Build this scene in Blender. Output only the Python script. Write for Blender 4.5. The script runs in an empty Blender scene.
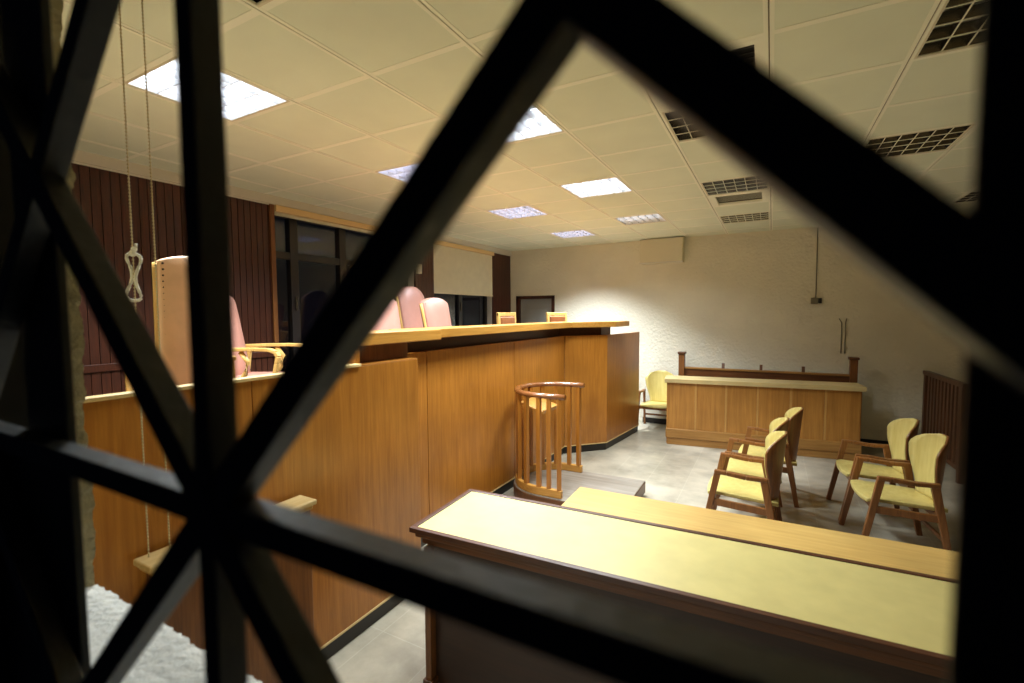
import bpy, math, random
from mathutils import Vector, Matrix
random.seed(7)
C = bpy.context.scene.collection
PI = math.pi

# ------------------------------------------------------------------ materials
def new_mat(name):
    m = bpy.data.materials.new(name); m.use_nodes = True
    nt = m.node_tree
    b = nt.nodes.get('Principled BSDF')
    return m, nt, b

def srgb(r, g, b):
    f = lambda c: (c/255)/12.92 if c/255 <= .04045 else (((c/255)+.055)/1.055)**2.4
    return (f(r), f(g), f(b), 1)

def plain(name, col, rough=.5, metal=0., spec=.5, noise=0., nscale=20., bump=0., bscale=60., coat=0.):
    m, nt, b = new_mat(name)
    b.inputs['Roughness'].default_value = rough
    b.inputs['Metallic'].default_value = metal
    b.inputs['Specular IOR Level'].default_value = spec
    b.inputs['Coat Weight'].default_value = coat
    b.inputs['Base Color'].default_value = col
    tc = nt.nodes.new('ShaderNodeTexCoord')
    if noise:
        n = nt.nodes.new('ShaderNodeTexNoise'); n.inputs['Scale'].default_value = nscale; n.inputs['Detail'].default_value = 6
        nt.links.new(tc.outputs['Object'], n.inputs['Vector'])
        r = nt.nodes.new('ShaderNodeValToRGB')
        lo = tuple(c*(1-noise) for c in col[:3]) + (1,); hi = tuple(min(1, c*(1+noise)) for c in col[:3]) + (1,)
        r.color_ramp.elements[0].position = .3; r.color_ramp.elements[1].position = .7
        r.color_ramp.elements[0].color = lo; r.color_ramp.elements[1].color = hi
        nt.links.new(n.outputs['Fac'], r.inputs['Fac']); nt.links.new(r.outputs['Color'], b.inputs['Base Color'])
    if bump:
        n2 = nt.nodes.new('ShaderNodeTexNoise'); n2.inputs['Scale'].default_value = bscale; n2.inputs['Detail'].default_value = 4
        nt.links.new(tc.outputs['Object'], n2.inputs['Vector'])
        bp = nt.nodes.new('ShaderNodeBump'); bp.inputs['Strength'].default_value = bump; bp.inputs['Distance'].default_value = .014 if name == 'cream_stucco' else .01
        nt.links.new(n2.outputs['Fac'], bp.inputs['Height']); nt.links.new(bp.outputs['Normal'], b.inputs['Normal'])
    return m

def wood(name, dark, light, axis='z', scale=14., rough=.4, coat=.0, contrast=(.32, .68), spec=.5):
    """veneer: noise stretched along the grain axis plus broad figure"""
    m, nt, b = new_mat(name)
    b.inputs['Roughness'].default_value = rough; b.inputs['Coat Weight'].default_value = coat
    b.inputs['Specular IOR Level'].default_value = spec
    b.inputs['Coat Roughness'].default_value = .2
    tc = nt.nodes.new('ShaderNodeTexCoord'); mp = nt.nodes.new('ShaderNodeMapping')
    s = {'x': (.05, 1, 1), 'y': (1, .05, 1), 'z': (1, 1, .05)}[axis]
    mp.inputs['Scale'].default_value = tuple(v*scale for v in s)
    nt.links.new(tc.outputs['Object'], mp.inputs['Vector'])
    n = nt.nodes.new('ShaderNodeTexNoise'); n.inputs['Scale'].default_value = 3.; n.inputs['Detail'].default_value = 8; n.inputs['Roughness'].default_value = .65
    n.inputs['Distortion'].default_value = .4
    nt.links.new(mp.outputs['Vector'], n.inputs['Vector'])
    r = nt.nodes.new('ShaderNodeValToRGB')
    r.color_ramp.elements[0].position = contrast[0]; r.color_ramp.elements[1].position = contrast[1]
    r.color_ramp.elements[0].color = dark; r.color_ramp.elements[1].color = light
    nt.links.new(n.outputs['Fac'], r.inputs['Fac'])
    n3 = nt.nodes.new('ShaderNodeTexNoise'); n3.inputs['Scale'].default_value = 1.6; n3.inputs['Detail'].default_value = 3
    nt.links.new(tc.outputs['Object'], n3.inputs['Vector'])
    mx = nt.nodes.new('ShaderNodeMix'); mx.data_type = 'RGBA'; mx.blend_type = 'MULTIPLY'
    r3 = nt.nodes.new('ShaderNodeValToRGB'); r3.color_ramp.elements[0].color = (.8, .78, .76, 1); r3.color_ramp.elements[1].color = (1, 1, 1, 1)
    r3.color_ramp.elements[0].position = .35; r3.color_ramp.elements[1].position = .6
    nt.links.new(n3.outputs['Fac'], r3.inputs['Fac'])
    mx.inputs['Factor'].default_value = 1.
    nt.links.new(r.outputs['Color'], mx.inputs['A']); nt.links.new(r3.outputs['Color'], mx.inputs['B'])
    nt.links.new(mx.outputs['Result'], b.inputs['Base Color'])
    return m

def emis(name, col, strength):
    m, nt, b = new_mat(name)
    b.inputs['Base Color'].default_value = (.8, .8, .8, 1)
    b.inputs['Emission Color'].default_value = col; b.inputs['Emission Strength'].default_value = strength
    return m

def glass(name):
    m, nt, b = new_mat(name)
    b.inputs['Base Color'].default_value = (.75, .8, .85, 1)
    b.inputs['Transmission Weight'].default_value = 1.; b.inputs['Roughness'].default_value = .02; b.inputs['IOR'].default_value = 1.45
    return m

def floor_mat():
    m, nt, b = new_mat('worn_stone_floor')
    tc = nt.nodes.new('ShaderNodeTexCoord')
    br = nt.nodes.new('ShaderNodeTexBrick'); br.offset = 0.; br.inputs['Scale'].default_value = 1.
    br.inputs['Brick Width'].default_value = .4; br.inputs['Row Height'].default_value = .4
    br.inputs['Mortar Size'].default_value = .003
    br.inputs['Color1'].default_value = srgb(190, 180, 160); br.inputs['Color2'].default_value = srgb(184, 174, 154)
    br.inputs['Mortar'].default_value = srgb(200, 192, 172)
    nt.links.new(tc.outputs['Object'], br.inputs['Vector'])
    n = nt.nodes.new('ShaderNodeTexNoise'); n.inputs['Scale'].default_value = 2.2; n.inputs['Detail'].default_value = 9; n.inputs['Roughness'].default_value = .62
    nt.links.new(tc.outputs['Object'], n.inputs['Vector'])
    r = nt.nodes.new('ShaderNodeValToRGB'); r.color_ramp.elements[0].position = .36; r.color_ramp.elements[1].position = .62
    r.color_ramp.elements[0].color = (.62, .62, .62, 1); r.color_ramp.elements[1].color = (1, 1, 1, 1)
    nt.links.new(n.outputs['Fac'], r.inputs['Fac'])
    mx = nt.nodes.new('ShaderNodeMix'); mx.data_type = 'RGBA'; mx.blend_type = 'MULTIPLY'; mx.inputs['Factor'].default_value = 1
    nt.links.new(br.outputs['Color'], mx.inputs['A']); nt.links.new(r.outputs['Color'], mx.inputs['B'])
    nt.links.new(mx.outputs['Result'], b.inputs['Base Color'])
    b.inputs['Roughness'].default_value = .3; b.inputs['Specular IOR Level'].default_value = .35
    return m

def panel_mat(name, dark, light):
    """dark veneered panelling of narrow vertical boards (grooves are in the mesh)"""
    return wood(name, dark, light, 'z', 22., .38)

M = {}
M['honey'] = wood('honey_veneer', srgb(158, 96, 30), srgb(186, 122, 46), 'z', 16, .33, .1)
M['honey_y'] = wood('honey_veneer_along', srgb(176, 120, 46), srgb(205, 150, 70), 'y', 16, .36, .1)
M['honey_x'] = wood('honey_veneer_across', srgb(176, 120, 46), srgb(205, 150, 70), 'x', 16, .4, .05)
M['oak_edge'] = wood('pale_edge_wood', srgb(214, 180, 116), srgb(232, 204, 146), 'y', 14, .5)
M['jury'] = wood('oak_panel', srgb(158, 104, 42), srgb(190, 134, 62), 'z', 10, .42)
M['jury_x'] = wood('oak_rail', srgb(150, 104, 48), srgb(182, 134, 70), 'x', 12, .42)
M['jury_strip'] = wood('oak_strip', srgb(190, 140, 72), srgb(206, 160, 92), 'z', 12, .42)
M['jury_top'] = wood('oak_top', srgb(200, 176, 120), srgb(216, 192, 136), 'x', 12, .42)
M['redwood'] = panel_mat('dark_red_panel', srgb(54, 24, 12), srgb(86, 42, 23))
M['brown'] = wood('brown_wood', srgb(84, 48, 22), srgb(116, 70, 34), 'x', 18, .38)
M['brown_z'] = wood('brown_wood_upright', srgb(104, 62, 26), srgb(140, 88, 42), 'z', 18, .38)
M['dark_brown'] = wood('dark_brown_wood', srgb(72, 40, 24), srgb(98, 58, 36), 'x', 18, .35, .1)
M['yellow'] = plain('yellow_laminate', srgb(206, 188, 120), .42, noise=.06, nscale=9)
M['chair_yellow'] = wood('chair_veneer', srgb(206, 184, 104), srgb(222, 204, 128), 'z', 10, .42)
M['orange'] = wood('orange_wood_top', srgb(206, 162, 88), srgb(222, 184, 108), 'x', 16, .38)
M['black'] = plain('black_plinth', srgb(30, 24, 20), .4)
M['iron'] = plain('black_painted_iron', srgb(52, 53, 53), .45, noise=.15, nscale=60, bump=.15, bscale=90)
M['stucco'] = plain('cream_stucco', srgb(226, 218, 196), .9, noise=.05, nscale=2, bump=1., bscale=24)
M['plaster'] = plain('grey_plaster', srgb(200, 188, 150), .95, noise=.15, nscale=30, bump=.8, bscale=60)
M['sill'] = plain('white_plaster', srgb(216, 213, 204), .95, noise=.08, nscale=14, bump=.9, bscale=45)
M['tile'] = plain('ceiling_tile', srgb(224, 227, 204), .85, noise=.035, nscale=3)
M['bar'] = plain('ceiling_bar', srgb(240, 238, 218), .7)
M['slot'] = plain('ceiling_slot', srgb(110, 98, 66), .9)
M['cream'] = plain('cream_paint', srgb(216, 206, 178), .6)
M['white'] = plain('white_paint', srgb(206, 200, 188), .6)
M['beige'] = plain('beige_board', srgb(222, 190, 136), .5)
M['shade'] = plain('blind_fabric', srgb(214, 206, 180), .9, noise=.04, nscale=8)
M['dark_frame'] = plain('dark_window_frame', srgb(34, 28, 26), .4)
M['glass'] = glass('night_glass')
M['leather'] = plain('pink_leather', srgb(172, 122, 106), .42, noise=.06, nscale=8, bump=.12, bscale=160)
M['leather_tan'] = plain('tan_leather', srgb(224, 178, 140), .42, noise=.08, nscale=9, bump=.12, bscale=160)
M['leather_brown'] = plain('brown_leather', srgb(140, 84, 46), .35, noise=.1, nscale=12, bump=.1, bscale=160)
M['chair_wood'] = wood('pale_chair_wood', srgb(206, 160, 84), srgb(226, 184, 108), 'z', 14, .4)
M['nail'] = plain('brass_nail', srgb(70, 48, 30), .35, .7)
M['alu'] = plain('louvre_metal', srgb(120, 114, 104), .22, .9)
M['alu_lit'] = plain('louvre_metal_lit', srgb(225, 226, 230), .45, .1)  # pale copy for lit fittings, tube light put into the colour
M['tube_on'] = emis('tube_lit', (.80, .90, 1, 1), 11.)
M['tube_cold'] = emis('tube_lit_cold', (.62, .70, 1, 1), 6.)
M['tube_dim'] = emis('tube_half_lit', (.9, .95, 1, 1), 5.)
M['tube_off'] = plain('tube_unlit', srgb(214, 212, 206), .4)
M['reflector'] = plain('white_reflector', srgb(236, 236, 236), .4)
M['reflector_off'] = plain('shaded_reflector', srgb(120, 112, 100), .3, .4)  # darker copy for unlit fittings, lack of light put into the colour
M['cord'] = plain('cream_cord', srgb(196, 180, 140), .8)
M['rope'] = plain('white_rope', srgb(236, 230, 214), .85, bump=.5, bscale=300)
M['floor'] = floor_mat()
M['grey_top'] = wood('worn_platform_top', srgb(118, 106, 92), srgb(150, 142, 130), 'x', 8, .35)
M['rail_wood'] = wood('shiny_rail_wood', srgb(120, 70, 34), srgb(152, 96, 54), 'x', 14, .22, .4)
M['wall_dark'] = plain('brown_wall', srgb(72, 62, 48), .9, bump=.5, bscale=30)
M['door_face'] = plain('pale_door_paint', srgb(150, 150, 146), .5)
M['plastic'] = plain('black_plastic', srgb(20, 20, 20), .4)
M['grey_cable'] = plain('grey_cable', srgb(120, 112, 92), .6)
M['chair_leg'] = wood('chair_frame_wood', srgb(118, 72, 34), srgb(152, 98, 50), 'z', 18, .35)
M['shaded_brown'] = wood('shaded_brown_wood', srgb(40, 22, 13), srgb(58, 33, 20), 'x', 18, .4)  # wood darkened to stand for the missing light under the table
M['carpet'] = plain('grey_carpet', srgb(104, 100, 92), .95, noise=.1, nscale=40)
M['dark_slat'] = wood('dark_slat_wood', srgb(78, 48, 28), srgb(108, 70, 42), 'z', 16, .45)

# ------------------------------------------------------------------ mesh builder
class MB:
    def __init__(s): s.v = []; s.f = []; s.mi = []; s.sm = []
    def add(s, vs, fs, mi=0, smooth=False):
        o = len(s.v); s.v += [tuple(p) for p in vs]
        for f in fs:
            s.f.append(tuple(i+o for i in f)); s.mi.append(mi); s.sm.append(smooth)
        return s
    def box(s, a, b, mi=0, mat=None):
        x0, y0, z0 = [min(p, q) for p, q in zip(a, b)]; x1, y1, z1 = [max(p, q) for p, q in zip(a, b)]
        vs = [(x0,y0,z0),(x1,y0,z0),(x1,y1,z0),(x0,y1,z0),(x0,y0,z1),(x1,y0,z1),(x1,y1,z1),(x0,y1,z1)]
        if mat is not None: vs = [mat @ Vector(p) for p in vs]
        return s.add(vs, [(0,3,2,1),(4,5,6,7),(0,1,5,4),(1,2,6,5),(2,3,7,6),(3,0,4,7)], mi)
    def beam(s, p, q, w, h, up=(0,0,1), mi=0, w2=None, h2=None):
        """bar of rectangular section from p to q: w across, h along up"""
        p, q = Vector(p), Vector(q); d = (q-p).normalized(); up = Vector(up)
        sx = d.cross(up).normalized(); u = sx.cross(d).normalized()
        vs = []
        for c, ww, hh in ((p, w, h), (q, w2 or w, h2 or h)):
            for a, b in ((-1,-1),(1,-1),(1,1),(-1,1)): vs.append(c + sx*a*ww/2 + u*b*hh/2)
        return s.add(vs, [(0,1,2,3),(7,6,5,4),(0,4,5,1),(1,5,6,2),(2,6,7,3),(3,7,4,0)], mi)
    def prism(s, pts, z0, z1, mi=0):
        n = len(pts)
        vs = [(x, y, z0) for x, y in pts] + [(x, y, z1) for x, y in pts]
        fs = [tuple(reversed(range(n))), tuple(range(n, 2*n))] + [(i, (i+1) % n, n+(i+1) % n, n+i) for i in range(n)]
        return s.add(vs, fs, mi)
    def tube(s, path, r, n=10, mi=0, closed=False, sq=1.):
        path = [Vector(p) for p in path]; m = len(path); vs = []; fs = []
        ref = Vector((0,0,1))
        for i, p in enumerate(path):
            if closed: d = path[(i+1) % m]-path[i-1]
            else: d = path[min(i+1, m-1)]-path[max(i-1, 0)]
            d.normalize()
            rf = ref if abs(d.dot(ref)) < .95 else Vector((1,0,0))
            a = d.cross(rf).normalized(); b = a.cross(d).normalized()
            rr = r[i] if isinstance(r, (list, tuple)) else r
            for k in range(n):
                t = 2*PI*k/n; vs.append(p + a*math.cos(t)*rr + b*math.sin(t)*rr*sq)
        for i in range(m if closed else m-1):
            for k in range(n):
                j = (i+1) % m
                fs.append((i*n+k, i*n+(k+1) % n, j*n+(k+1) % n, j*n+k))
        s.add(vs, fs, mi, True)
        if not closed:
            o = len(s.v)-len(vs)
            s.f += [tuple(o+k for k in reversed(range(n))), tuple(o+(m-1)*n+k for k in range(n))]; s.mi += [mi, mi]; s.sm += [False, False]
        return s
    def ball(s, c, r, mi=0, n=6):
        vs = []; fs = []
        for i in range(n+1):
            th = PI*i/n
            for k in range(n*2): ph = PI*k/n; vs.append((c[0]+r*math.sin(th)*math.cos(ph), c[1]+r*math.sin(th)*math.sin(ph), c[2]+r*math.cos(th)))
        w = n*2
        for i in range(n):
            for k in range(w): fs.append((i*w+k, (i+1)*w+k, (i+1)*w+(k+1) % w, i*w+(k+1) % w))
        return s.add(vs, fs, mi, True)
    def sheet(s, rows, thick_dir, t, mi=0, mi_back=None, smooth=True):
        """solid from a grid of points (rows of equal length) thickened by thick_dir*t"""
        nr, nc = len(rows), len(rows[0]); td = Vector(thick_dir)*t
        A = [Vector(p) for r in rows for p in r]; vs = A + [p+td for p in A]; N = nr*nc
        fs = []; mis = []
        for i in range(nr-1):
            for j in range(nc-1):
                q = (i*nc+j, i*nc+j+1, (i+1)*nc+j+1, (i+1)*nc+j)
                fs.append(q); mis.append(mi); fs.append(tuple(N+k for k in reversed(q))); mis.append(mi if mi_back is None else mi_back)
        loop = [j for j in range(nc)] + [i*nc+nc-1 for i in range(1, nr)] + [(nr-1)*nc+j for j in range(nc-2, -1, -1)] + [i*nc for i in range(nr-2, 0, -1)]
        for a, b in zip(loop, loop[1:]+loop[:1]):
            fs.append((b, a, N+a, N+b)); mis.append(mi if mi_back is None else mi_back)
        o = len(s.v); s.v += [tuple(p) for p in vs]
        for f, m_ in zip(fs, mis): s.f.append(tuple(i+o for i in f)); s.mi.append(m_); s.sm.append(smooth)
        return s
    def build(s, name, mats, parent=None, bevel=0., loc=None, seg=2):
        me = bpy.data.meshes.new(name); me.from_pydata(s.v, [], s.f)
        if not isinstance(mats, (list, tuple)): mats = [mats]
        for m in mats: me.materials.append(m)
        for p, i, sm in zip(me.polygons, s.mi, s.sm): p.material_index = i; p.use_smooth = sm
        import bmesh
        bm = bmesh.new(); bm.from_mesh(me); bmesh.ops.recalc_face_normals(bm, faces=bm.faces); bm.to_mesh(me); bm.free()
        me.update()
        o = bpy.data.objects.new(name, me); C.objects.link(o)
        if parent is not None: o.parent = parent
        if loc: o.location = loc
        if bevel:
            bv = o.modifiers.new('bevel', 'BEVEL'); bv.width = bevel; bv.segments = seg; bv.limit_method = 'ANGLE'; bv.angle_limit = math.radians(40)
        return o

def seg(mb, p, q, z0, z1, t, mi=0, ext0=0, ext1=0):
    """upright board from p to q in plan, thickness t on the left of p->q"""
    p, q = Vector((*p, 0)), Vector((*q, 0)); d = (q-p).normalized(); n = Vector((-d.y, d.x, 0))
    p = p - d*ext0; q = q + d*ext1
    pts = [p, q, q+n*t, p+n*t]
    return mb.prism([(v.x, v.y) for v in pts], z0, z1, mi)

def thing(name, label, cat, loc=(0,0,0), rz=0., group=None):
    o = bpy.data.objects.new(name, None); C.objects.link(o); o.location = loc; o.rotation_euler = (0,0,rz)
    o.empty_display_size = .1
    return tag(o, label, cat, group)
def tag(o, label, cat, group=None):
    o['label'] = label; o['category'] = cat
    if group: o['group'] = group
    return o
def struct(name, mb, mats, parent=None, bevel=0.):
    o = mb.build(name, mats, parent, bevel); o['kind'] = 'structure'; return o
def dup(root, loc, rz, label, group=None):
    r = root.copy(); C.objects.link(r); r.location = loc; r.rotation_euler = (0,0,rz); r['label'] = label
    if group: r['group'] = group
    for ch in list(root.children):
        c = ch.copy(); C.objects.link(c); c.parent = r
        for g in list(ch.children):
            d = g.copy(); C.objects.link(d); d.parent = c
    return r

# ------------------------------------------------------------------ room
H, D, XL, XR, YW = 3.13, 8.2, -4.55, 4.2, .445
SILL = 1.30
mb = MB().box((XL-.3, 0.2, -.1), (XR+.1, D+.1, 0)); struct('floor', mb, M['floor'])
mb = MB().box((XL-.3, D, 0), (-4.42, D+.15, H+.15)).box((-3.60, D, 0), (XR+.1, D+.15, H+.15)).box((-4.42, D, 2.24), (-3.60, D+.15, H+.15))
struct('wall_far', mb, M['stucco'])
mb = MB().box((XR, .2, 0), (XR+.1, D, H+.1)); struct('wall_right', mb, M['wall_dark'])
mb = MB().box((-1.93, D-.012, 0), (XR, D, .09)); struct('baseboard_far', mb, M['black'])

# left wall: panelled, two window openings
W1 = (3.14, 5.35); W2 = (5.78, 7.53); WZ0, WZ1 = 1.2, 3.02
mb = MB()
for y0, y1, z0, z1 in ((.2, W1[0], 0, H), (W1[1], W2[0], 0, H), (W2[1], D, 0, H), (*W1, 0, WZ0), (*W2, 0, WZ0), (*W1, WZ1, H), (*W2, WZ1, H)):
    mb.box((XL-.22, y0, z0), (XL-.012, y1, z1))
def boards(y0, y1, z0, z1, w=.062):
    n = max(1, round((y1-y0)/w)); st = (y1-y0)/n
    for i in range(n): mb.box((XL-.014, y0+i*st+.003, z0), (XL, y0+(i+1)*st-.003, z1))
boards(.45, W1[0], 0, H-.08); boards(W1[1], W2[0], 0, H-.08); boards(W2[1], D, 0, H-.08)
boards(*W1, 0, WZ0); boards(*W2, 0, WZ0)
struct('wall_left', mb, M['redwood'])
mb = MB()
for w in (W1, W2):
    mb.box((XL-.215, w[1]-.006, WZ0), (XL-.03, w[1]+.001, WZ1)); mb.box((XL-.215, w[0]-.001, WZ0), (XL-.03, w[0]+.006, WZ1))
struct('trim_3', mb, M['white'])
mb = MB().box((XL, .45, H-.085), (XL+.025, D, H)).box((XL, .45, H-.1), (XL+.012, D, H-.085)); struct('trim_1', mb, M['white'])
mb = MB().box((XL, .45, 1.47), (XL+.022, W1[0], 1.53)); struct('trim_2', mb, M['redwood'], bevel=.004)
# corner posts beside windows
mb = MB().box((XL, W1[0]-.05, 0), (XL+.02, W1[0], H-.09)); struct('trim_4', mb, M['brown_z'], bevel=.003)

def window(name, w, verts, transom):
    f = MB(); x0, x1 = XL-.2, XL-.13; y0, y1 = w[0]+.008, w[1]-.008
    f.box((x0, y0, WZ0), (x1, y0+.05, WZ1)).box((x0, y1-.05, WZ0), (x1, y1, WZ1)).box((x0, y0, WZ0), (x1, y1, WZ0+.06)).box((x0, y0, WZ1-.06), (x1, y1, WZ1))
    for v in verts: f.box((x0, v-.05, WZ0), (x1+.01, v+.05, WZ1))
    f.box((x0, y0, transom-.04), (x1+.005, y1, transom+.04))
    o = struct(name, f, M['dark_frame'], bevel=.004)
    g = MB().box((x0+.03, y0+.02, WZ0+.03), (x0+.038, y1-.02, WZ1-.03)).build('pane', M['glass'], o); g['kind'] = 'structure'
    h = MB()
    for v in verts: h.box((x1+.01, v-.012, 1.95), (x1+.03, v+.012, 2.1))
    h = h.build('window_handle', M['alu'], o, .003); h['kind'] = 'structure'
    return o
window('window_1', W1, (3.46, 4.14), 2.55)
window('window_2', W2, (6.65,), 2.6)

# far door in the corner behind the bench
fr = MB().box((-4.42, D-.02, 0), (-4.36, D+.13, 2.24)).box((-3.66, D-.02, 0), (-3.60, D+.13, 2.24)).box((-4.42, D-.02, 2.18), (-3.60, D+.13, 2.24))
door = struct('door_1', fr, M['redwood'], bevel=.004)
lf = MB().box((-4.36, D+.06, 0), (-3.66, D+.1, 2.18))
lf.box((-4.24, D+.05, 1.25), (-3.78, D+.06, 2.0)).box((-4.24, D+.05, .2), (-3.78, D+.06, 1.1))
lf = lf.build('door_leaf', M['door_face'], door, .004); lf['kind'] = 'structure'
hd = MB().tube([(-3.74, D+.06, 1.15), (-3.74, D+.02, 1.15), (-3.84, D+.015, 1.15)], .009, 8).build('door_handle', M['alu'], door); hd['kind'] = 'structure'

# front wall with the barred opening; rough inner edges
OX0, OX1, OZ1 = -1.32, .45, 2.85
def jag(n, a):
    ph = [random.random()*6 for _ in range(4)]
    return [random.uniform(-a, a)*.45 + a*(.8*math.sin(i*.11+ph[0]) + .5*math.sin(i*.37+ph[1]) + .4*math.sin(i*.83+ph[2])) for i in range(n+1)]
mb = MB()
mb.box((XL-.2, .2, 0), (OX0-.25, YW, H+.1)).box((OX1, .2, 0), (XR, YW, H+.1)).box((OX0-.25, .2, OZ1), (OX1, YW, H+.1))
n = 420; ja = jag(n, .0035); jb = jag(n, .003)
vs = []; fs = []
for i in range(n+1):     # left jamb block, ragged inner arris
    z = OZ1*i/n + 0.0
    vs += [(OX0-.25, .2, z), (OX0, .2, z), (OX0+ja[i]*.3, .3, z), (OX0+ja[i]*.6, YW-.02, z), (OX0+ja[i], YW+jb[i], z), (OX0-.25, YW, z)]
k = 6
for i in range(n):
    for j in range(k): fs.append((i*k+j, i*k+(j+1) % k, (i+1)*k+(j+1) % k, (i+1)*k+j))
fs += [tuple(reversed(range(k))), tuple(n*k+j for j in range(k))]
mb.add(vs, fs)
struct('wall_front', mb, M['plaster'])
mb = MB(); n = 420; ja = jag(n, .0035); jb = jag(n, .003); vs = []; fs = []; k = 6
for i in range(n+1):
    x = OX0+.001 + (OX1-OX0-.002)*i/n
    vs += [(x, .2, 0), (x, .2, SILL-.01), (x, .28, SILL+jb[i]*.06), (x, YW-.03, SILL+jb[i]*.12), (x, YW+ja[i], SILL-.004+jb[i]*.2), (x, YW, 0)]
for i in range(n):
    for j in range(k): fs.append((i*k+j, i*k+(j+1) % k, (i+1)*k+(j+1) % k, (i+1)*k+j))
fs += [tuple(reversed(range(k))), tuple(n*k+j for j in range(k))]
mb.add(vs, fs); struct('trim_5', mb, M['sill'])

# ------------------------------------------------------------------ ceiling grid and fittings
GX0, GY0, T = -.04, 1.84, .6
def cell(x, y): return (round((x-GX0)/T), round((y-GY0)/T))
ON = [(-3.04, 1.24), (-1.84, 2.44), (-3.04, 3.04), (-3.04, 4.84), (-1.84, 4.24), (-3.04, 6.64)]
DIM = [(-1.84, 6.04)]
OFF = [(-1.84, .64), (-.64, 3.04), (-.64, 4.84), (-.64, 6.64), (.56, 2.44), (.56, 4.24), (1.76, 6.64)]
VENT = [(-.64, 2.44), (-.64, 5.44)]
holes = {cell(*p) for p in ON+DIM+OFF+VENT}
mb = MB(); i0, i1 = -8, 8; j0, j1 = -3, 11
def clampbox(a, b, mi):
    x0, x1 = max(a[0], XL), min(b[0], XR); y0, y1 = max(a[1], .3), min(b[1], D)
    if x1-x0 > .005 and y1-y0 > .005: mb.box((x0, y0, a[2]), (x1, y1, b[2]), mi)
for i in range(i0, i1):
    for j in range(j0, j1):
        if (i, j) in holes: continue
        x, y = GX0+i*T, GY0+j*T
        clampbox((x+.012, y+.012, H), (x+T-.012, y+T-.012, H+.02), 0)
for i in range(i0, i1+1):
    x = GX0+i*T
    clampbox((x-.021, .3, H-.0025), (x-.003, D, H+.02), 1); clampbox((x+.003, .3, H-.0025), (x+.021, D, H+.02), 1); clampbox((x-.004, .3, H+.004), (x+.004, D, H+.02), 2)
for j in range(j0, j1+1):
    y = GY0+j*T
    for i in range(i0, i1): clampbox((GX0+i*T+.0205, y-.018, H-.002), (GX0+(i+1)*T-.0205, y+.018, H+.02), 1)
mb.box((XL-.2, .2, H+.16), (XR+.1, D+.1, H+.2), 2)
struct('ceiling', mb, [M['tile'], M['bar'], M['slot']])

def light_fixture(p, state, label):
    t = thing('ceiling_light', label, 'ceiling light', (p[0]+T/2, p[1]+T/2, H), 0, 'louvred ceiling lights')
    a = .275
    f = MB()
    f.box((-.3+.017, -a-.012, -.004), (.3-.017, -a, .06)).box((-.3+.017, a, -.004), (.3-.017, a+.012, .06)).box((-.3+.017, -a, -.004), (-a, a, .06)).box((a, -a, -.004), (.3-.017, a, .06))
    f.build('frame', M['cream'], t, .0)
    r = MB().box((-a, -a, .115), (a, a, .125)).box((-a, -a, .05), (-a+.004, a, .115)).box((a-.004, -a, .05), (a, a, .115)).box((-a, -a, .05), (a, -a+.004, .115)).box((-a, a-.004, .05), (a, a, .115))
    r.build('reflector', M['reflector_off' if state == 'off' else 'reflector'], t)
    lv = MB()
    for k in range(5):           # long blades: tapered section
        y = -a+2*a*k/4
        w0, w1 = .002, .016
        lv.add([(-a, y-w0, .0), (a, y-w0, .0), (a, y+w0, .0), (-a, y+w0, .0), (-a, y-w1, .045), (a, y-w1, .045), (a, y+w1, .045), (-a, y+w1, .045)],
               [(0,3,2,1),(4,5,6,7),(0,1,5,4),(1,2,6,5),(2,3,7,6),(3,0,4,7)])
    for k in range(7):
        x = -a+2*a*k/6
        w0, w1 = .0015, .006
        lv.add([(x-w0, -a, .002), (x+w0, -a, .002), (x+w0, a, .002), (x-w0, a, .002), (x-w1, -a, .04), (x+w1, -a, .04), (x+w1, a, .04), (x-w1, a, .04)],
               [(0,3,2,1),(4,5,6,7),(0,1,5,4),(1,2,6,5),(2,3,7,6),(3,0,4,7)])
    for k in range(5):
        y = -a+2*a*k/4; lv.box((-a, y-.003, -.002), (a, y+.003, .002), 1)
    for k in range(7):
        x = -a+2*a*k/6; lv.box((x-.0025, -a, -.001), (x+.0025, a, .003), 1)
    lv.build('louvre', [M['alu' if state == 'off' else 'alu_lit'], M['bar'] if state == 'off' else M['alu_lit']], t)  # blade tone painted to follow the lamp state
    for k in range(4):
        y = -a+2*a*(k+.5)/4
        m = {'on': 'tube_on', 'cold': 'tube_cold', 'off': 'tube_off', 'dim': 'tube_dim' if k < 2 else 'tube_off'}[state]
        MB().tube([(-a+.02, y, .075), (a-.02, y, .075)], .013, 10).build('tube', M[m], t)
    return t
POWER = 58.
def lamp(p, w, spread=140, col=(.9, .97, 1.)):
    l = bpy.data.lights.new('fluorescent_glow', 'AREA'); l.shape = 'SQUARE'; l.size = .52; l.energy = w; l.color = col; l.spread = math.radians(spread)
    o = bpy.data.objects.new('fluorescent_glow', l); C.objects.link(o); o.location = (p[0]+T/2, p[1]+T/2, H-.012); return o
lab_on = ['lit square louvred ceiling light nearest the dark panelled wall, partly behind the upright bar',
          'lit square louvred ceiling light half hidden by the slanting bar, above the yellow table',
          'bluish lit ceiling light just left of the slanting bar, above the dark window',
          'bluish lit ceiling light over the judges\' bench, second from the far wall',
          'bright white lit ceiling light over the middle of the room, beside the bluish one',
          'bluish lit ceiling light closest to the far wall, above the door corner']
for p, l in zip(ON, lab_on):
    cold = p[0] < -3 and p[1] > 2
    light_fixture(p, 'cold' if cold else 'on', l)
    lamp(p, POWER*(1.9 if p[1] > 6 else .72 if p == (-1.84, 2.44) else 1.), 110 if p[1] > 6 else 135, (.8, .9, 1.) if cold else (.86, .96, 1.))
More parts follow.
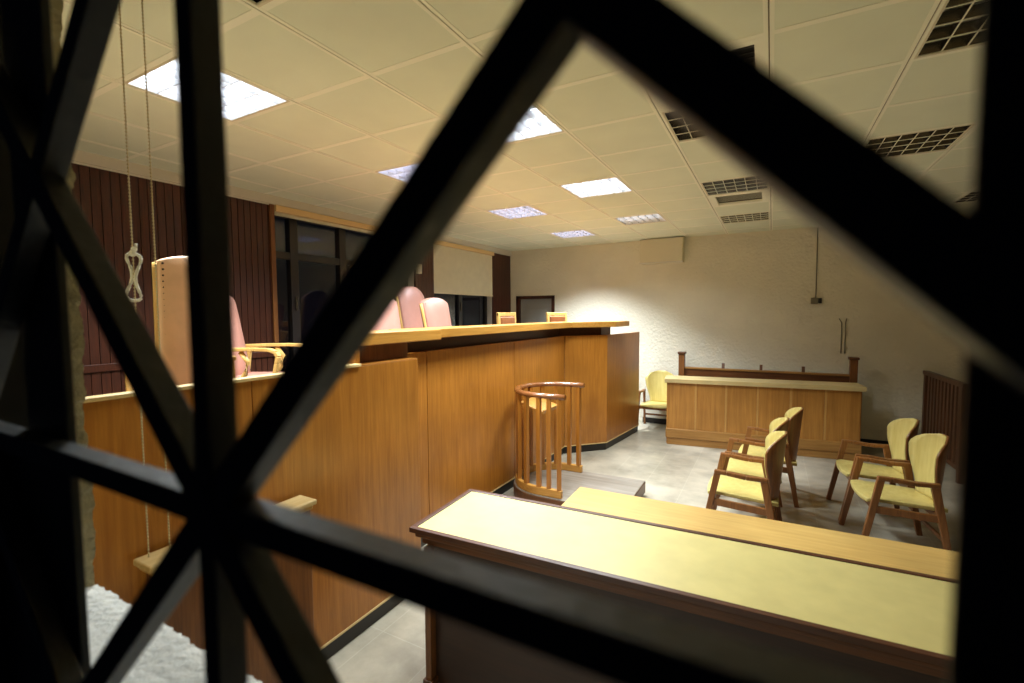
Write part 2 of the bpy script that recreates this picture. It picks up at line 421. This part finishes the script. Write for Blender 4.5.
light_fixture(DIM[0], 'dim', 'half lit ceiling light with a dark row of cells, nearest the wall cover box'); lamp(DIM[0], POWER*.3)
lab_off = ['unlit ceiling light cut by the top edge above the first lit light', 'unlit louvred ceiling light with reflecting cells, just under the thick slanting bar',
           'unlit louvred ceiling light next to the open air vent', 'unlit ceiling light nearest the far wall, behind the air vent',
           'large unlit louvred ceiling light at the top right beside the dark post', 'wide unlit louvred ceiling light on the right below the large unlit one',
           'unlit ceiling light in the dim far right corner beside the post']
for p, l in zip(OFF, lab_off): light_fixture(p, 'off', l)
def vent(p, label, dark):
    t = thing('air_vent', label, 'air vent', (p[0]+T/2, p[1]+T/2, H), 0, 'square ceiling vents')
    e, a = .283, (.24 if dark else .22)
    f = MB().box((-e, -e, -.003), (e, -a, .02)).box((-e, a, -.003), (e, e, .02)).box((-e, -a, -.003), (-a, a, .02)).box((a, -a, -.003), (e, a, .02))
    f.build('frame', M['bar'], t)
    f = MB().box((-a, -a, .07), (a, a, .08)); f.build('duct', M['black'], t)
    for k in range(9):
        y = -a+2*a*(k+.5)/9
        MB().box((-a, -.012, -.002), (a, .012, .002), 0, Matrix.Translation((0, y, .03)) @ Matrix.Rotation(math.radians(14), 4, 'X')).build('slat', M['black' if dark else 'bar'], t)
vent(VENT[0], 'dark square ceiling vent partly behind the thick slanting bar', True)
vent(VENT[1], 'cream slatted ceiling vent between two unlit ceiling lights', False)

# ------------------------------------------------------------------ judges' bench
PT = 1.60
A0, A1 = (-2.085, YW+.01), (-2.085, 2.46)
B0, B1, B2, B3 = (-2.45, 2.46), (-2.41, 5.82), (-1.97, 6.27), (-1.83, 7.5)
bench = thing('judges_bench', 'long honey-coloured raised judges\' bench with a thick counter and black plinth', 'judges\' bench', (-2.2, 3.5, 0))
def bb(mb, name, m, bev=.003):
    mb.v = [(x+2.2, y-3.5, z) for x, y, z in mb.v]; return mb.build(name, m, bench, bev)
def lerp(p, q, t): return (p[0]+(q[0]-p[0])*t, p[1]+(q[1]-p[1])*t)
ym = 1.3
for p, q in ((A0, (-2.085, ym-.002)), ((-2.085, ym+.002), A1), (lerp(B0, B1, .16), lerp(B0, B1, .588)), (lerp(B0, B1, .591), B1), (lerp(B1, B2, .006), B2), (lerp(B2, B3, .004), B3)):
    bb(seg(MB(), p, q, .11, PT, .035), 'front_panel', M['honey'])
bb(seg(MB(), lerp(B0, B1, .0), lerp(B0, B1, .158), .11, PT, .04), 'corner_panel', M['honey'])
bb(MB().box((-2.45, 2.44, .11), (-2.12, 2.46, PT)), 'return_panel', M['honey'])
def inset(p, q, d):  # shift to the left of p->q
    dx, dy = q[0]-p[0], q[1]-p[1]; L = math.hypot(dx, dy); return (p[0]-dy/L*d, p[1]+dx/L*d), (q[0]-dy/L*d, q[1]+dx/L*d)
pl = MB(); tr = MB()
for p, q in ((A0, A1), (B0, B1), (B1, B2), (B2, B3)):
    a, b = inset(p, q, .018); seg(pl, a, b, 0, .1, .03)
    a, b = inset(p, q, -.004); seg(tr, a, b, .1, .113, .03)
bb(pl, 'plinth', M['black'], 0); bb(tr, 'plinth_trim', M['oak_edge'], 0)
cap = seg(MB(), (-2.07, A0[1]), (-2.07, 1.95), PT, PT+.016, .055); bb(cap, 'cap_rail', M['oak_edge'])
cap = seg(MB(), (-2.086, 1.95), (-2.086, 2.46), PT, PT+.006, .12); bb(cap, 'cap_rail', M['honey'])
# counter supports (recessed band, its shadow put in as darker wood)
bb(seg(MB(), (-2.19, 1.96), (-2.19, 2.48), PT-.05, 1.715, .03), 'counter_riser', M['brown_z'])
bb(MB().box((-2.36, 1.945, PT-.3), (-2.11, 1.975, 1.715)), 'counter_support', M['honey'])
r = MB().prism([(-2.54, 2.5), (-2.51, 5.86), (-2.07, 6.31), (-2.03, 6.62), (-2.2, 6.62), (-2.25, 6.4), (-2.62, 5.95), (-2.64, 2.5)], PT-.1, 1.712)
bb(r, 'counter_riser', M['dark_brown'])
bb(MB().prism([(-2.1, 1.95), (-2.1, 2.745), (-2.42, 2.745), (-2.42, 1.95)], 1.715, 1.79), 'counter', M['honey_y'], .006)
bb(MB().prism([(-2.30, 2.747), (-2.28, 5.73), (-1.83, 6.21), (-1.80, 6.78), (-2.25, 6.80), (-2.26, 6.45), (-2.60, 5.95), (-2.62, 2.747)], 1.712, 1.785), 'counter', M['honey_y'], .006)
dx = MB().prism([(-2.14, YW+.01), (-2.14, 2.42), (-2.51, 2.44), (-2.48, 5.84), (-2.05, 6.3), (-2.0, 7.2), (-4.5, 7.2), (-4.5, YW+.01)], 0, 1.0)
struct('floor_platform', dx, M['carpet'])

# clerk ledge against the bench on the left
lt = thing('clerk_ledge', 'shade-darkened wooden box with pale moulded ledge, against the bench beside the white sill', 'ledge', (-1.94, 1.1, 0))
MB().box((-.115, -.26, 0), (-.02, .395, .97)).build('body', M['brown_z'], lt, .004)  # browner than the bench: the ledge's shadow put into the colour
MB().box((-.115, -.285, .95), (-.005, .403, .975)).build('moulding', M['chair_wood'], lt, .01, seg=3)
MB().box((-.115, -.30, .975), (.012, .41, 1.0)).build('ledge_top', M['oak_edge'], lt, .006)

# ------------------------------------------------------------------ pull cords
def bead_cord(name, x, y, z0, label, loop):
    t = thing(name, label, 'pull cord', (x, y, 0), 0, 'beaded pull cords')
    MB().tube([(0, 0, z0), (.002, 0, 2), (0, 0, H)], .0016, 6).build('string', M['cord'], t)
    b = MB(); z = z0
    while z < H-.01:
        b.ball((0, 0, z), .0038, 0, 4); z += .0125
    b.build('beads', M['cord'], t)['kind'] = 'stuff'
    if loop:
        path = []
        for k in range(28):
            a = 2*PI*k/28
            w = .017*math.sin(a)*(1+.35*math.sin(2*a+.8)); path.append((w*.45, w+.01*math.sin(3*a), 2.04+.085*math.cos(a)))
        l = MB().tube(path, .0056, 8, closed=True)
        l.ball((0, 0, 2.125), .012).ball((.005, .003, 2.14), .01)
        l.tube([(0, .0, 2.125), (.007, .008, 2.145), (.003, .01, 2.16)], .005, 8)
        o = l.build('rope_loop', M['rope'], t); o['label'] = 'white knotted rope loop'
bead_cord('pull_cord', -2.02, .838, 1.002, 'beaded pull cord with a white knotted rope loop, left of the tan chair', True)
bead_cord('pull_cord', -2.02, .908, 1.002, 'plain thin beaded pull cord hanging beside the tan chair back', False)

# ------------------------------------------------------------------ leather armchairs behind the bench
def high_chair(name, label, cat, top, w, dome, leather, nails=True):
    """faces +x; back at -x"""
    t = thing(name, label, cat, (0,0,0), 0, 'high-backed leather armchairs')
    rows_f = []
    nz, ny = 14, 11; z0 = .42
    outline = []
    def half(z):
        u = (z-z0)/(top-z0); hw = w/2*(.9+.1*u)
        return hw
    back = MB(); 
    def grid(xo, bulge, sgn):
        rows = []
        for i in range(nz+1):
            u = i/nz; rows.append([])
            for j in range(ny+1):
                v = -1+2*j/ny
                hw = half(z0+u*(top-z0))
                drop = dome*(abs(v)**2.4)
                z = z0+u*(top-z0-drop)
                edge = (1-abs(v)**4)*(1-abs(2*u-1)**6)
                x = xo-.12*u + sgn*bulge*edge
                rows[-1].append((x, v*hw, z))
        return rows
    F = grid(-.17, .035, 1); Bk = grid(-.245, .02, -1)
    nc = ny+1
    A = [p for r in F for p in r]; Bp = [p for r in Bk for p in r]; N = len(A)
    fs = []
    for i in range(nz):
        for j in range(ny):
            q = (i*nc+j, i*nc+j+1, (i+1)*nc+j+1, (i+1)*nc+j); fs += [q, tuple(N+k for k in reversed(q))]
    loop = list(range(nc)) + [i*nc+nc-1 for i in range(1, nz+1)] + [nz*nc+j for j in range(nc-2, -1, -1)] + [i*nc for i in range(nz-1, 0, -1)]
    for a, b in zip(loop, loop[1:]+loop[:1]): fs.append((b, a, N+a, N+b))
    back.add(A+Bp, fs, 0, True); o = back.build('back', leather, t, .012, seg=3)
    # wooden edging of the back with its row of nails
    ed = MB()
    side = lambda sgn: [(-.205-.12*u, sgn*(half(z0+u*(top-z0))+.004), z0-.02+u*(top-z0-dome+.01)) for u in [k/8 for k in range(9)]]
    ed.tube(list(reversed(side(-1))) + [(-.205, 0, z0-.03)] + side(1), .013, 8, sq=1.4)
    ed.build('back_frame', M['chair_wood'], t)
    nl = MB()
    for sgn in (-1, 1):
        for k in range(26):
            u = (k+.5)/26; hw = half(z0+u*(top-z0))
            nl.ball((-.246-.12*u, sgn*(hw-.018), z0+u*(top-z0-dome)), .0065, 0, 3)
            nl.ball((-.168-.12*u, sgn*(hw-.018), z0+u*(top-z0-dome)), .0065, 0, 3)
    nl.build('nail_trim', M['nail'], t)['kind'] = 'stuff'
    st = MB().box((-.2, -w/2-.01, .36), (.25, w/2+.01, .46)); st.build('seat', leather, t, .03, seg=4)
    MB().box((-.2, -w/2, .30), (.24, w/2, .36)).build('seat_frame', M['chair_wood'], t, .005)
    for sgn in (-1, 1):
        y = sgn*(w/2+.035)
        a = MB(); path = [(-.27, y, .66), (-.1, y, .665), (.1, y, .667), (.2, y, .662), (.245, y, .645), (.26, y, .615), (.25, y, .57), (.235, y, .5), (.22, y, .42), (.215, y, .3)]
        for p, q in zip(path, path[1:]): a.beam(p, q, .045, .024, (0,0,1) if abs(q[0]-p[0]) > abs(q[2]-p[2]) else (1,0,0))
        a.build('armrest', M['chair_wood'], t, .004)
        l = MB().beam((.215, y, .32), (.235, y, 0), .04, .04, (1,0,0)); l.build('leg', M['chair_wood'], t, .004)
        l = MB().beam((-.22, y, .66), (-.3, y, 0), .04, .04, (1,0,0)); l.build('leg', M['chair_wood'], t, .004)
        c = MB().tube([(.0, y, .65), (.05, y, .58), (.03, y, .5), (-.02, y, .42), (-.04, y, .33)], .013, 8, sq=1.4); c.build('arm_support', M['chair_wood'], t)
    return t
def place(t, x, y, z, rz): t.location = (x, y, z); t.rotation_euler = (0,0,rz); return t
ca = high_chair('high_back_armchair', 'tan high-backed leather armchair with a row of nails, back turned to the bars', 'chair', 1.20, .30, .03, M['leather_tan'])
place(ca, -2.925, 1.41, 1.0, math.radians(167))
cb = high_chair('high_back_armchair', 'pink high-backed armchair with two pale wooden arms seen beside the tan chair', 'chair', 1.08, .43, .06, M['leather'])
place(cb, -3.30, 2.13, 1.0, math.radians(29))
c1 = dup(cb, (-2.94, 3.31, 1.0), 0, 'pink armchair back half hidden by the slanting bar, in front of the taller one')
c3 = dup(cb, (-2.94, 4.14, 1.0), 0, 'pink square-topped armchair back standing apart, nearest the blind')
c2 = high_chair('high_back_armchair', 'tallest round-topped pink armchair in the middle behind the bench counter', 'chair', 1.24, .46, .12, M['leather'])
place(c2, -3.55, 4.45, 1.0, 0)

def low_chair(label, x, y, rz):
    t = thing('side_chair', label, 'chair', (x, y, 1.0), rz, 'wood-framed brown leather chairs')
    top, w = .915, .47
    f = MB()
    for sgn in (-1, 1): f.beam((-.2, sgn*(w/2-.025), 0), (-.24, sgn*(w/2-.025), top), .05, .035, (1,0,0))
    f.beam((-.24, -w/2, top-.025), (-.24, w/2, top-.025), .035, .05).beam((-.225, -w/2+.03, .55), (-.225, w/2-.03, .55), .035, .05)
    f.build('back_frame', M['chair_wood'], t, .006)
    MB().box((-.25, -w/2+.055, .58), (-.205, w/2-.055, top-.055)).build('back_pad', M['leather_brown'], t, .018, seg=3)
    MB().box((-.2, -w/2+.01, .41), (.22, w/2-.01, .47)).build('seat', M['leather_brown'], t, .02, seg=3)
    MB().box((-.2, -w/2+.02, .35), (.21, w/2-.02, .41)).build('seat_frame', M['chair_wood'], t, .004)
    for sgn in (-1, 1): MB().beam((.19, sgn*(w/2-.04), .41), (.2, sgn*(w/2-.04), 0), .04, .04, (1,0,0)).build('leg', M['chair_wood'], t, .004)
    return t
low_chair('low wood-framed chair with a brown leather back, left of the pair at the bench end', -2.80, 5.36, 0)
low_chair('low wood-framed chair with a brown leather back, nearest the far wall at the bench end', -2.72, 6.72, math.radians(-17))

# ------------------------------------------------------------------ blinds and small fittings on left wall
t = thing('roller_blind', 'cream roller blind pulled halfway down over the far window', 'roller blind', (XL, 6.655, 0))
MB().box((-.02, -.87, 2.24), (-.012, .87, 2.99)).build('shade', M['shade'], t)
MB().box((-.03, -.875, 2.22), (-.003, .875, 2.243)).build('bottom_bar', M['cream'], t, .004)
MB().box((-.05, -.874, 2.97), (.035, .874, 3.035)).build('head_box', M['beige'], t, .006)
t = thing('roller_blind', 'rolled-up blind in a long beige box above the large dark window', 'roller blind', (XL, 4.245, 0))
MB().box((-.07, -1.1, 2.975), (.04, 1.1, 3.04)).build('head_box', M['beige'], t, .006)
MB().tube([(-.03, -1.09, 2.965), (-.03, 1.09, 2.965)], .022, 12).build('roll', M['shade'], t)
t = thing('wall_lamp', 'small cream box high on the dark column between the windows', 'wall fitting', (XL, 5.40, 2.56))
MB().box((0, -.045, -.07), (.05, .045, .07)).build('housing', M['cream'], t, .012, seg=3)
MB().box((.05, -.03, -.05), (.056, .03, .0)).build('cover', M['white'], t, .002)

# ------------------------------------------------------------------ far wall fittings
t = thing('wall_cover_box', 'cream boxed cover mounted high on the far wall under the ceiling', 'box', (-1.62, D, 2.92))
MB().box((-.34, -.2, -.2), (.34, 0, .195)).build('casing', M['cream'], t, .004)
MB().box((-.345, -.206, -.2), (.345, -.2, -.185)).build('edge_strip', M['white'], t, .001)
t = thing('switch_box', 'small switch box with black knob and thin conduit on the far wall', 'switch', (.555, D, 2.06))
MB().box((-.06, -.035, -.045), (.03, 0, .045)).build('box', M['grey_cable'], t, .005)
MB().box((.03, -.04, -.04), (.075, 0, .04)).build('knob', M['plastic'], t, .008)
MB().tube([(0, -.012, .045), (0, -.012, 1.06)], .007, 8).build('conduit', M['grey_cable'], t)
t = thing('wall_cable', 'pair of thin grey cables running down the far wall to the bench post', 'cable', (.9, D, 0))
for dx in (-.02, .025):
    MB().tube([(dx-.035*(1 if dx < 0 else -.3), -.008, 1.80), (dx, -.01, 1.74), (dx, -.01, 1.36), (dx, -.01, 1.30)], .006, 8).build('cable', M['grey_cable'], t)

# ------------------------------------------------------------------ witness stand
ws = thing('witness_stand', 'curved wooden witness stand with baluster rail on a low platform before the bench', 'witness stand', (-1.93, 4.405, 0))
R = .388
def arc(r, z, ext_near, ext_far, n=24):
    pts = [(ext_near, -r-.0, z)]
    for k in range(n+1):
        a = -PI/2 - PI*k/n
        pts.append((r*math.cos(a), r*math.sin(a), z))
    pts.append((ext_far, r, z)); return pts
def band(r0, r1, z0, z1, en, ef, mb):
    o = arc(r1, 0, en, ef); i = arc(r0, 0, en, ef)
    n = len(o)
    vs = [(p[0], p[1], z) for z in (z0, z1) for L in (o, i) for p in L]
    fs = []
    for k in range(n-1):
        fs += [(k, k+1, 2*n+k+1, 2*n+k), (n+k+1, n+k, 3*n+k, 3*n+k+1), (2*n+k, 2*n+k+1, 3*n+k+1, 3*n+k), (n+k, n+k+1, k+1, k)]
    for k in (0, n-1): fs.append((k, n+k, 3*n+k, 2*n+k))
    return mb.add(vs, fs)
o = arc(R+.045, 0, 0, 0)[1:-1]
MB().prism([(p[0], p[1]) for p in o] + [(.82, R+.075), (.82, -R-.045)][0:2], .035, .15).build('platform', M['brown'], ws, .006)
MB().prism([(p[0]*.99, p[1]*.99) for p in o] + [(.815, R+.07), (.815, -R-.04)], .15, .158).build('platform_top', M['grey_top'], ws, .001)
MB().prism([(p[0]*.9, p[1]*.9) for p in o] + [(.78, R), (.78, -R)], 0, .035).build('platform_base', M['black'], ws, 0)
band(R-.02, R+.025, .158, .235, .24, .15, MB()).build('curb', M['honey_x'], ws, .006)
rail = MB(); rail.tube(arc(R, 1.12, .27, .17, 32), .034, 12, sq=.75); rail.build('rail', M['rail_wood'], ws)
pts = []
for k in range(9):
    a = -PI/2 - PI*k/8; pts.append((R*math.cos(a), R*math.sin(a)))
pts += [(.105, -R), (.21, -R), (.11, R)]
for x, y in pts:
    MB().beam((x, y, .225), (x, y, 1.105), .042, .042, (math.cos(math.atan2(y, x)), math.sin(math.atan2(y, x)), 0)).build('baluster', M['honey'], ws, .004)
sh = Matrix.Translation((-.17, .0, .95)) @ Matrix.Rotation(math.radians(18), 4, 'Y')
MB().box((-.14, -.2, -.01), (.13, .2, .01), 0, sh).build('book_rest', M['honey_x'], ws, .003)
MB().box((.12, -.2, -.012), (.14, .2, .03), 0, sh).build('book_rest_lip', M['honey_y'], ws, .003)
for s_ in (-1, 1): MB().beam((-.36, .12*s_, .9), (-.2, .12*s_, .94), .02, .03).build('bracket', M['honey_x'], ws, .002)

# ------------------------------------------------------------------ tables in front
t1 = thing('counsel_table', 'near long table with pale yellow top framed by a dark brown edge', 'table', (-1.584, 1.778, 0), math.radians(2.4))
L, W, Z = 2.95, .588, .82
MB().box((.03, .03, Z-.03), (L-.03, W-.03, Z)).build('tabletop', M['yellow'], t1, .001)
e = MB().box((0, 0, Z-.022), (L, .028, Z+.004)).box((0, W-.028, Z-.022), (L, W, Z+.004)).box((0, .028, Z-.022), (.028, W-.028, Z+.004)).box((L-.028, .028, Z-.022), (L, W-.028, Z+.004))
e.build('edge_frame', M['dark_brown'], t1, .003)
a = MB()
a.prism([(.02, .02), (L-.02, .02), (L-.02, W-.02), (.02, W-.02)], Z-.05, Z-.03); a.prism([(.045, .045), (L-.045, .045), (L-.045, W-.045), (.045, W-.045)], Z-.09, Z-.05)
a.build('apron', M['brown'], t1, .006)
for x in (.075, L-.115):
    MB().box((x, .018, .035), (x+.035, W-.03, Z-.09)).build('side_panel', M['brown_z'], t1, .003)
    MB().box((x-.012, .008, 0), (x+.047, W-.02, .035)).build('foot', M['brown'], t1, .004)
MB().box((.11, .06, .0), (L-.115, .08, Z-.09)).build('front_panel', M['shaded_brown'], t1, .002)  # shade painted in, darker than the side panels
t2 = thing('side_table', 'orange-toned plain wooden table set behind the yellow-topped table', 'table', (-1.08, 2.455, 0), math.radians(1.3))
L2, W2_, Z2 = 2.55, .445, .75
MB().box((0, 0, Z2-.03), (L2, W2_, Z2)).build('tabletop', M['orange'], t2, .004)
for x in (.06, L2-.1): MB().box((x, .03, .0), (x+.035, W2_-.03, Z2-.03)).build('side_panel', M['brown_z'], t2, .003)
MB().box((.095, .1, .2), (L2-.1, .12, Z2-.03)).build('front_panel', M['brown'], t2, .002)

# ------------------------------------------------------------------ jury box and its bench
jb_ = thing('jury_box', 'long panelled oak jury box front standing before the far wall', 'jury box', (-1.31, 6.95, 0), math.radians(7))
LJ = 2.36
MB().box((.02, .03, 0), (LJ-.02, .08, .1)).box((.02, .02, 0), (LJ-.02, .05, .1)).build('plinth', M['jury_x'], jb_, .004)
MB().box((0, 0, .1), (LJ, .06, .235)).build('skirting', M['jury_x'], jb_, .01)
MB().box((.01, .035, .1), (LJ-.01, .07, .9)).build('backing', M['jury'], jb_, 0)
np_ = 6; st = (LJ-.02)/np_
for k in range(np_): MB().box((.01+k*st+.012, .018, .235), (.01+(k+1)*st-.012, .036, .9)).build('panel', M['jury'], jb_, .002)
for k in range(1, np_): MB().box((.01+k*st-.011, .02, .235), (.01+k*st+.011, .036, .9)).build('strip', M['jury_strip'], jb_, .002)
MB().box((-.02, -.03, .9), (LJ+.02, .36, .96)).build('top_board', M['jury_top'], jb_, .006)
for x in (0.01, LJ-.04): MB().box((x, .07, 0), (x+.03, .33, .9)).build('end_panel', M['jury'], jb_, .003)
jbn = thing('jury_bench', 'brown high-backed bench with end posts behind the jury box', 'bench', (-.125, 7.95, 0))
for x in (-1.13, 1.13):
    p = MB().box((x-.045, -.05, 0), (x+.045, .05, 1.235)); p.build('post', M['brown_z'], jbn, .004)
    MB().box((x-.06, -.065, 1.235), (x+.06, .065, 1.27)).build('post_cap', M['brown'], jbn, .008)
MB().box((-1.085, -.02, .5), (1.085, .02, 1.0)).build('back_board', M['brown'], jbn, .003)
MB().box((-1.085, -.035, 1.0), (1.085, .035, 1.03)).build('back_rail', M['jury_x'], jbn, .005)
for x in (-.52, .0, .54):
    MB().add([(x-.02, -.03, 1.03), (x+.02, -.03, 1.03), (x+.02, .03, 1.03), (x-.02, .03, 1.03), (x-.02, .0, 1.11), (x+.02, .0, 1.11), (x+.02, .03, 1.11), (x-.02, .03, 1.11)],
             [(0,3,2,1),(4,5,6,7),(0,1,5,4),(1,2,6,5),(2,3,7,6),(3,0,4,7)]).build('bracket', M['brown'], jbn, .003)
MB().box((-1.085, -.35, .42), (1.085, -.02, .46)).build('seat', M['brown'], jbn, .004)
MB().box((-1.0, -.2, 0), (1.0, -.17, .42)).build('seat_support', M['brown'], jbn, .003)

# ------------------------------------------------------------------ armchairs on the floor (face -x)
def armchair(label, x, y, rz=0):
    t = thing('wooden_armchair', label, 'chair', (x, y, 0), rz, 'yellow veneer armchairs on the floor')
    hw = .262
    # seat: slightly dished sheet, rounded front
    rows = []
    for i in range(9):
        u = i/8; xx = -.26+.53*u; rows.append([])
        for j in range(9):
            v = -1+2*j/8; ww = .225*(1-.06*u)
            rows[-1].append((xx + (.02*(v*v) if i == 0 else 0), v*ww, .445-.03*u-.012*(1-v*v) - (.014 if i == 0 else 0)))
    MB().sheet(rows, (0,0,-1), .03).build('seat', M['chair_yellow'], t, .006)
    # backrest: tulip outline, curved in plan; yellow face, brown shell
    def back(off, th, mat, nm, grow):
        rows = []; nz = 16
        for i in range(nz+1):
            u = i/nz; z = .40+.53*u
            if u < .72: w = .165+.075*(.5-.5*math.cos(PI*u/.72))
            else: w = .24*math.sqrt(max(0., 1-((u-.72)/.285)**2.3))+.004
            w += grow; rows.append([])
            for j in range(11):
                v = -1+2*j/10; yy = v*w
                xx = .25+.05*u - .55*yy*yy*3.8 + off
                rows[-1].append((xx, yy, z))
        return MB().sheet(rows, (1,0,0), th).build(nm, mat, t)
    back(0, .008, M['chair_yellow'], 'back_face', 0.)
    back(.009, .014, M['chair_leg'], 'backrest', .003)
    for s in (-1, 1):
        y0, y1 = s*(hw-.004), s*hw
        l = MB().beam((-.285, s*(hw+.012), 0), (-.165, y0, .612), .032, .04, (1,0,0), w2=.034, h2=.05); l.build('front_leg', M['chair_leg'], t, .005)
        l = MB().beam((.275, s*(hw+.01), 0), (.165, y0, .60), .032, .04, (1,0,0), w2=.034, h2=.055); l.build('rear_leg', M['chair_leg'], t, .005)
        a = MB(); path = [(-.19, y1, .615), (-.1, y1, .612), (.04, y1, .598), (.195, y1, .60)]
        for p, q, wa, wb in zip(path, path[1:], (.04, .05, .052), (.05, .052, .04)): a.beam(p, q, wa, .032, (0,0,1), w2=wb)
        a.build('armrest', M['chair_leg'], t, .007)
        MB().beam((-.225, y0, .365), (.215, y0, .345), .026, .055).build('side_rail', M['chair_leg'], t, .004)
    for x0, z in ((-.2, .375), (.2, .355)):
        MB().beam((x0, -hw+.01, z), (x0, hw-.01, z), .026, .05).build('cross_rail', M['chair_leg'], t, .004)
    MB().beam((.242, -hw-.002, .18), (.242, hw+.002, .18), .02, .03).build('stretcher', M['chair_leg'], t, .003)
    return t
c0 = armchair('yellow-backed wooden armchair nearest the tables in the left row of three', -.19, 4.335)
G = c0['group']
dup(c0, (-.16, 4.92, 0), 0, 'yellow-backed wooden armchair in the middle of the left row of three', G)
dup(c0, (-.02, 5.53, 0), 0, 'yellow-backed wooden armchair closest to the jury box in the left row of three', G)
dup(c0, (.90, 4.77, 0), math.radians(7), 'yellow-backed wooden armchair of the right pair, nearer the tables', G)
dup(c0, (.85, 5.38, 0), math.radians(5), 'yellow-backed wooden armchair of the right pair, nearer the jury box', G)
dup(c0, (-1.60, 7.815, 0), PI/2, 'yellow-backed wooden armchair alone against the far wall between bench and jury box', G)

# ------------------------------------------------------------------ slatted railing on the right
rl = thing('wooden_railing', 'dark slatted wooden railing at the right side of the room', 'railing', (1.84, 7.4, 0), math.radians(2))
MB().box((-.035, -.62, 1.06), (.035, .72, 1.11)).build('top_rail', M['dark_slat'], rl, .006)
MB().box((-.025, -.6, .13), (.025, .7, .18)).build('bottom_rail', M['dark_slat'], rl, .004)
for y in (-.56, .66):
    MB().box((-.03, y-.03, .0), (.03, y+.03, 1.06)).build('post', M['dark_slat'], rl, .004)
for k in range(10):
    y = -.46+k*.113
    MB().box((-.012, y-.03, .18), (.012, y+.03, 1.06)).build('slat', M['dark_slat'], rl, .003)

# ------------------------------------------------------------------ iron grille in the opening
g = thing('iron_grille', 'black iron lattice grille with star-shaped crossings filling the opening', 'grille', (0, .18, 0))
S2 = .26; PX, PZ = -.331, 1.767
x_lo, x_hi, z_lo, z_hi = -1.30, .44, SILL+.02, 2.8
def inb(mb, name, y=0): return mb.build(name, M['iron'], g, .0012)
for k in (-1, 0, 1):
    x = PX+k*2*S2
    if k == 1: x = PX+2*S2
    inb(MB().box((x-.0095, -.01, z_lo), (x+.0095, .01, z_hi)), 'vertical_bar')
for z in (PZ, PZ+2*S2, ):
    inb(MB().box((x_lo, -.0098, z-.010), (x_hi, .0098, z+.010)), 'horizontal_bar')
def clip(d, c):  # line z = PZ + d*(x-PX) + c*... clipped to the opening
    pts = []
    for x in (x_lo, x_hi):
        z = PZ + d*(x-PX) + c
        pts.append((x, z))
    (xa, za), (xb, zb) = pts
    def cut(x, z, xo, zo):
        for lim, cond in ((z_hi, z > z_hi), (z_lo, z < z_lo)):
            if cond:
                t = (lim-zo)/(z-zo) if z != zo else 0; return xo+(x-xo)*t, lim
        return x, z
    a = cut(xa, za, xb, zb); b = cut(xb, zb, *a); return a, b
for d in (1, -1):
    for m in range(-5, 6):
        c = 2*S2*m
        zs = [PZ+d*(x-PX)+c for x in (x_lo, x_hi)]
        if max(zs) < z_lo+.05 or min(zs) > z_hi-.05: continue
        a, b = clip(d, c)
        if math.hypot(a[0]-b[0], a[1]-b[1]) < .05: continue
        if max(a[1], b[1]) > z_hi+.01 or min(a[1], b[1]) < z_lo-.01: continue
        off = .0006*d
        inb(MB().beam((a[0], off, a[1]), (b[0], off, b[1]), .0235, .0195, (0,1,0)), 'diagonal_bar')
# frame: wide stiles behind the lattice, with upright ribs; added panel and liner keep the left side black
f = MB().box((-1.31, .0121, SILL+.05), (-.69, .0199, 1.764)); inb(f, 'blackout_panel')  # added screen, kept low so light passes over it onto the bar
f = MB().box((-1.315, .03, SILL+.005), (-1.29, .2, 2.84)); f.build('blackout_liner', M['plastic'], g)  # added black sheet over the jamb so this side stays dark
f = MB().box((-.72, .012, SILL+.005), (-.618, .02, 2.84)); inb(f, 'frame_stile')
f = MB().box((.052, .012, SILL+.005), (.44, .015, 2.84)); inb(f, 'frame_stile')
for x in (.064, .082): inb(MB().box((x, .0102, SILL+.06), (x+.006, .0115, 2.79)), 'frame_rib')
inb(MB().box((-1.31, .012, SILL+.005), (.44, .0199, SILL+.05)), 'frame_rail'); inb(MB().box((-1.31, .0122, 2.8), (.44, .0199, 2.84)), 'frame_rail')

# ------------------------------------------------------------------ world, camera, view
w = bpy.data.worlds.new('night'); bpy.context.scene.world = w; w.use_nodes = True
w.node_tree.nodes['Background'].inputs['Color'].default_value = (.5, .6, 1, 1)
w.node_tree.nodes['Background'].inputs['Strength'].default_value = .004
cam = bpy.data.cameras.new('camera'); co = bpy.data.objects.new('camera', cam); C.objects.link(co)
right = Vector((0.8756333464783789, 0.4829357076107534, -0.006272547295671647))
down = Vector((0.023069965217521693, -0.05479462836352779, -0.9982310981968882))
fwd = Vector((-0.4824251436647326, 0.8739397296249919, -0.05912131377987423))
mt = Matrix((right, -down, -fwd)).transposed().to_4x4(); mt.translation = Vector((0, 0, 1.9)); co.matrix_world = mt
cam.sensor_width = 36; cam.lens = 470.5/1024*36; cam.clip_start = .02
cam.dof.use_dof = True; cam.dof.focus_distance = 4.5; cam.dof.aperture_fstop = 2.8
s = bpy.context.scene; s.camera = co
s.view_settings.view_transform = 'Standard'; s.view_settings.look = 'None'; s.view_settings.exposure = .12; s.view_settings.gamma = 1.
s.view_settings.use_curve_mapping = False
s.cycles.use_denoising = True; s.cycles.max_bounces = 10; s.cycles.diffuse_bounces = 6
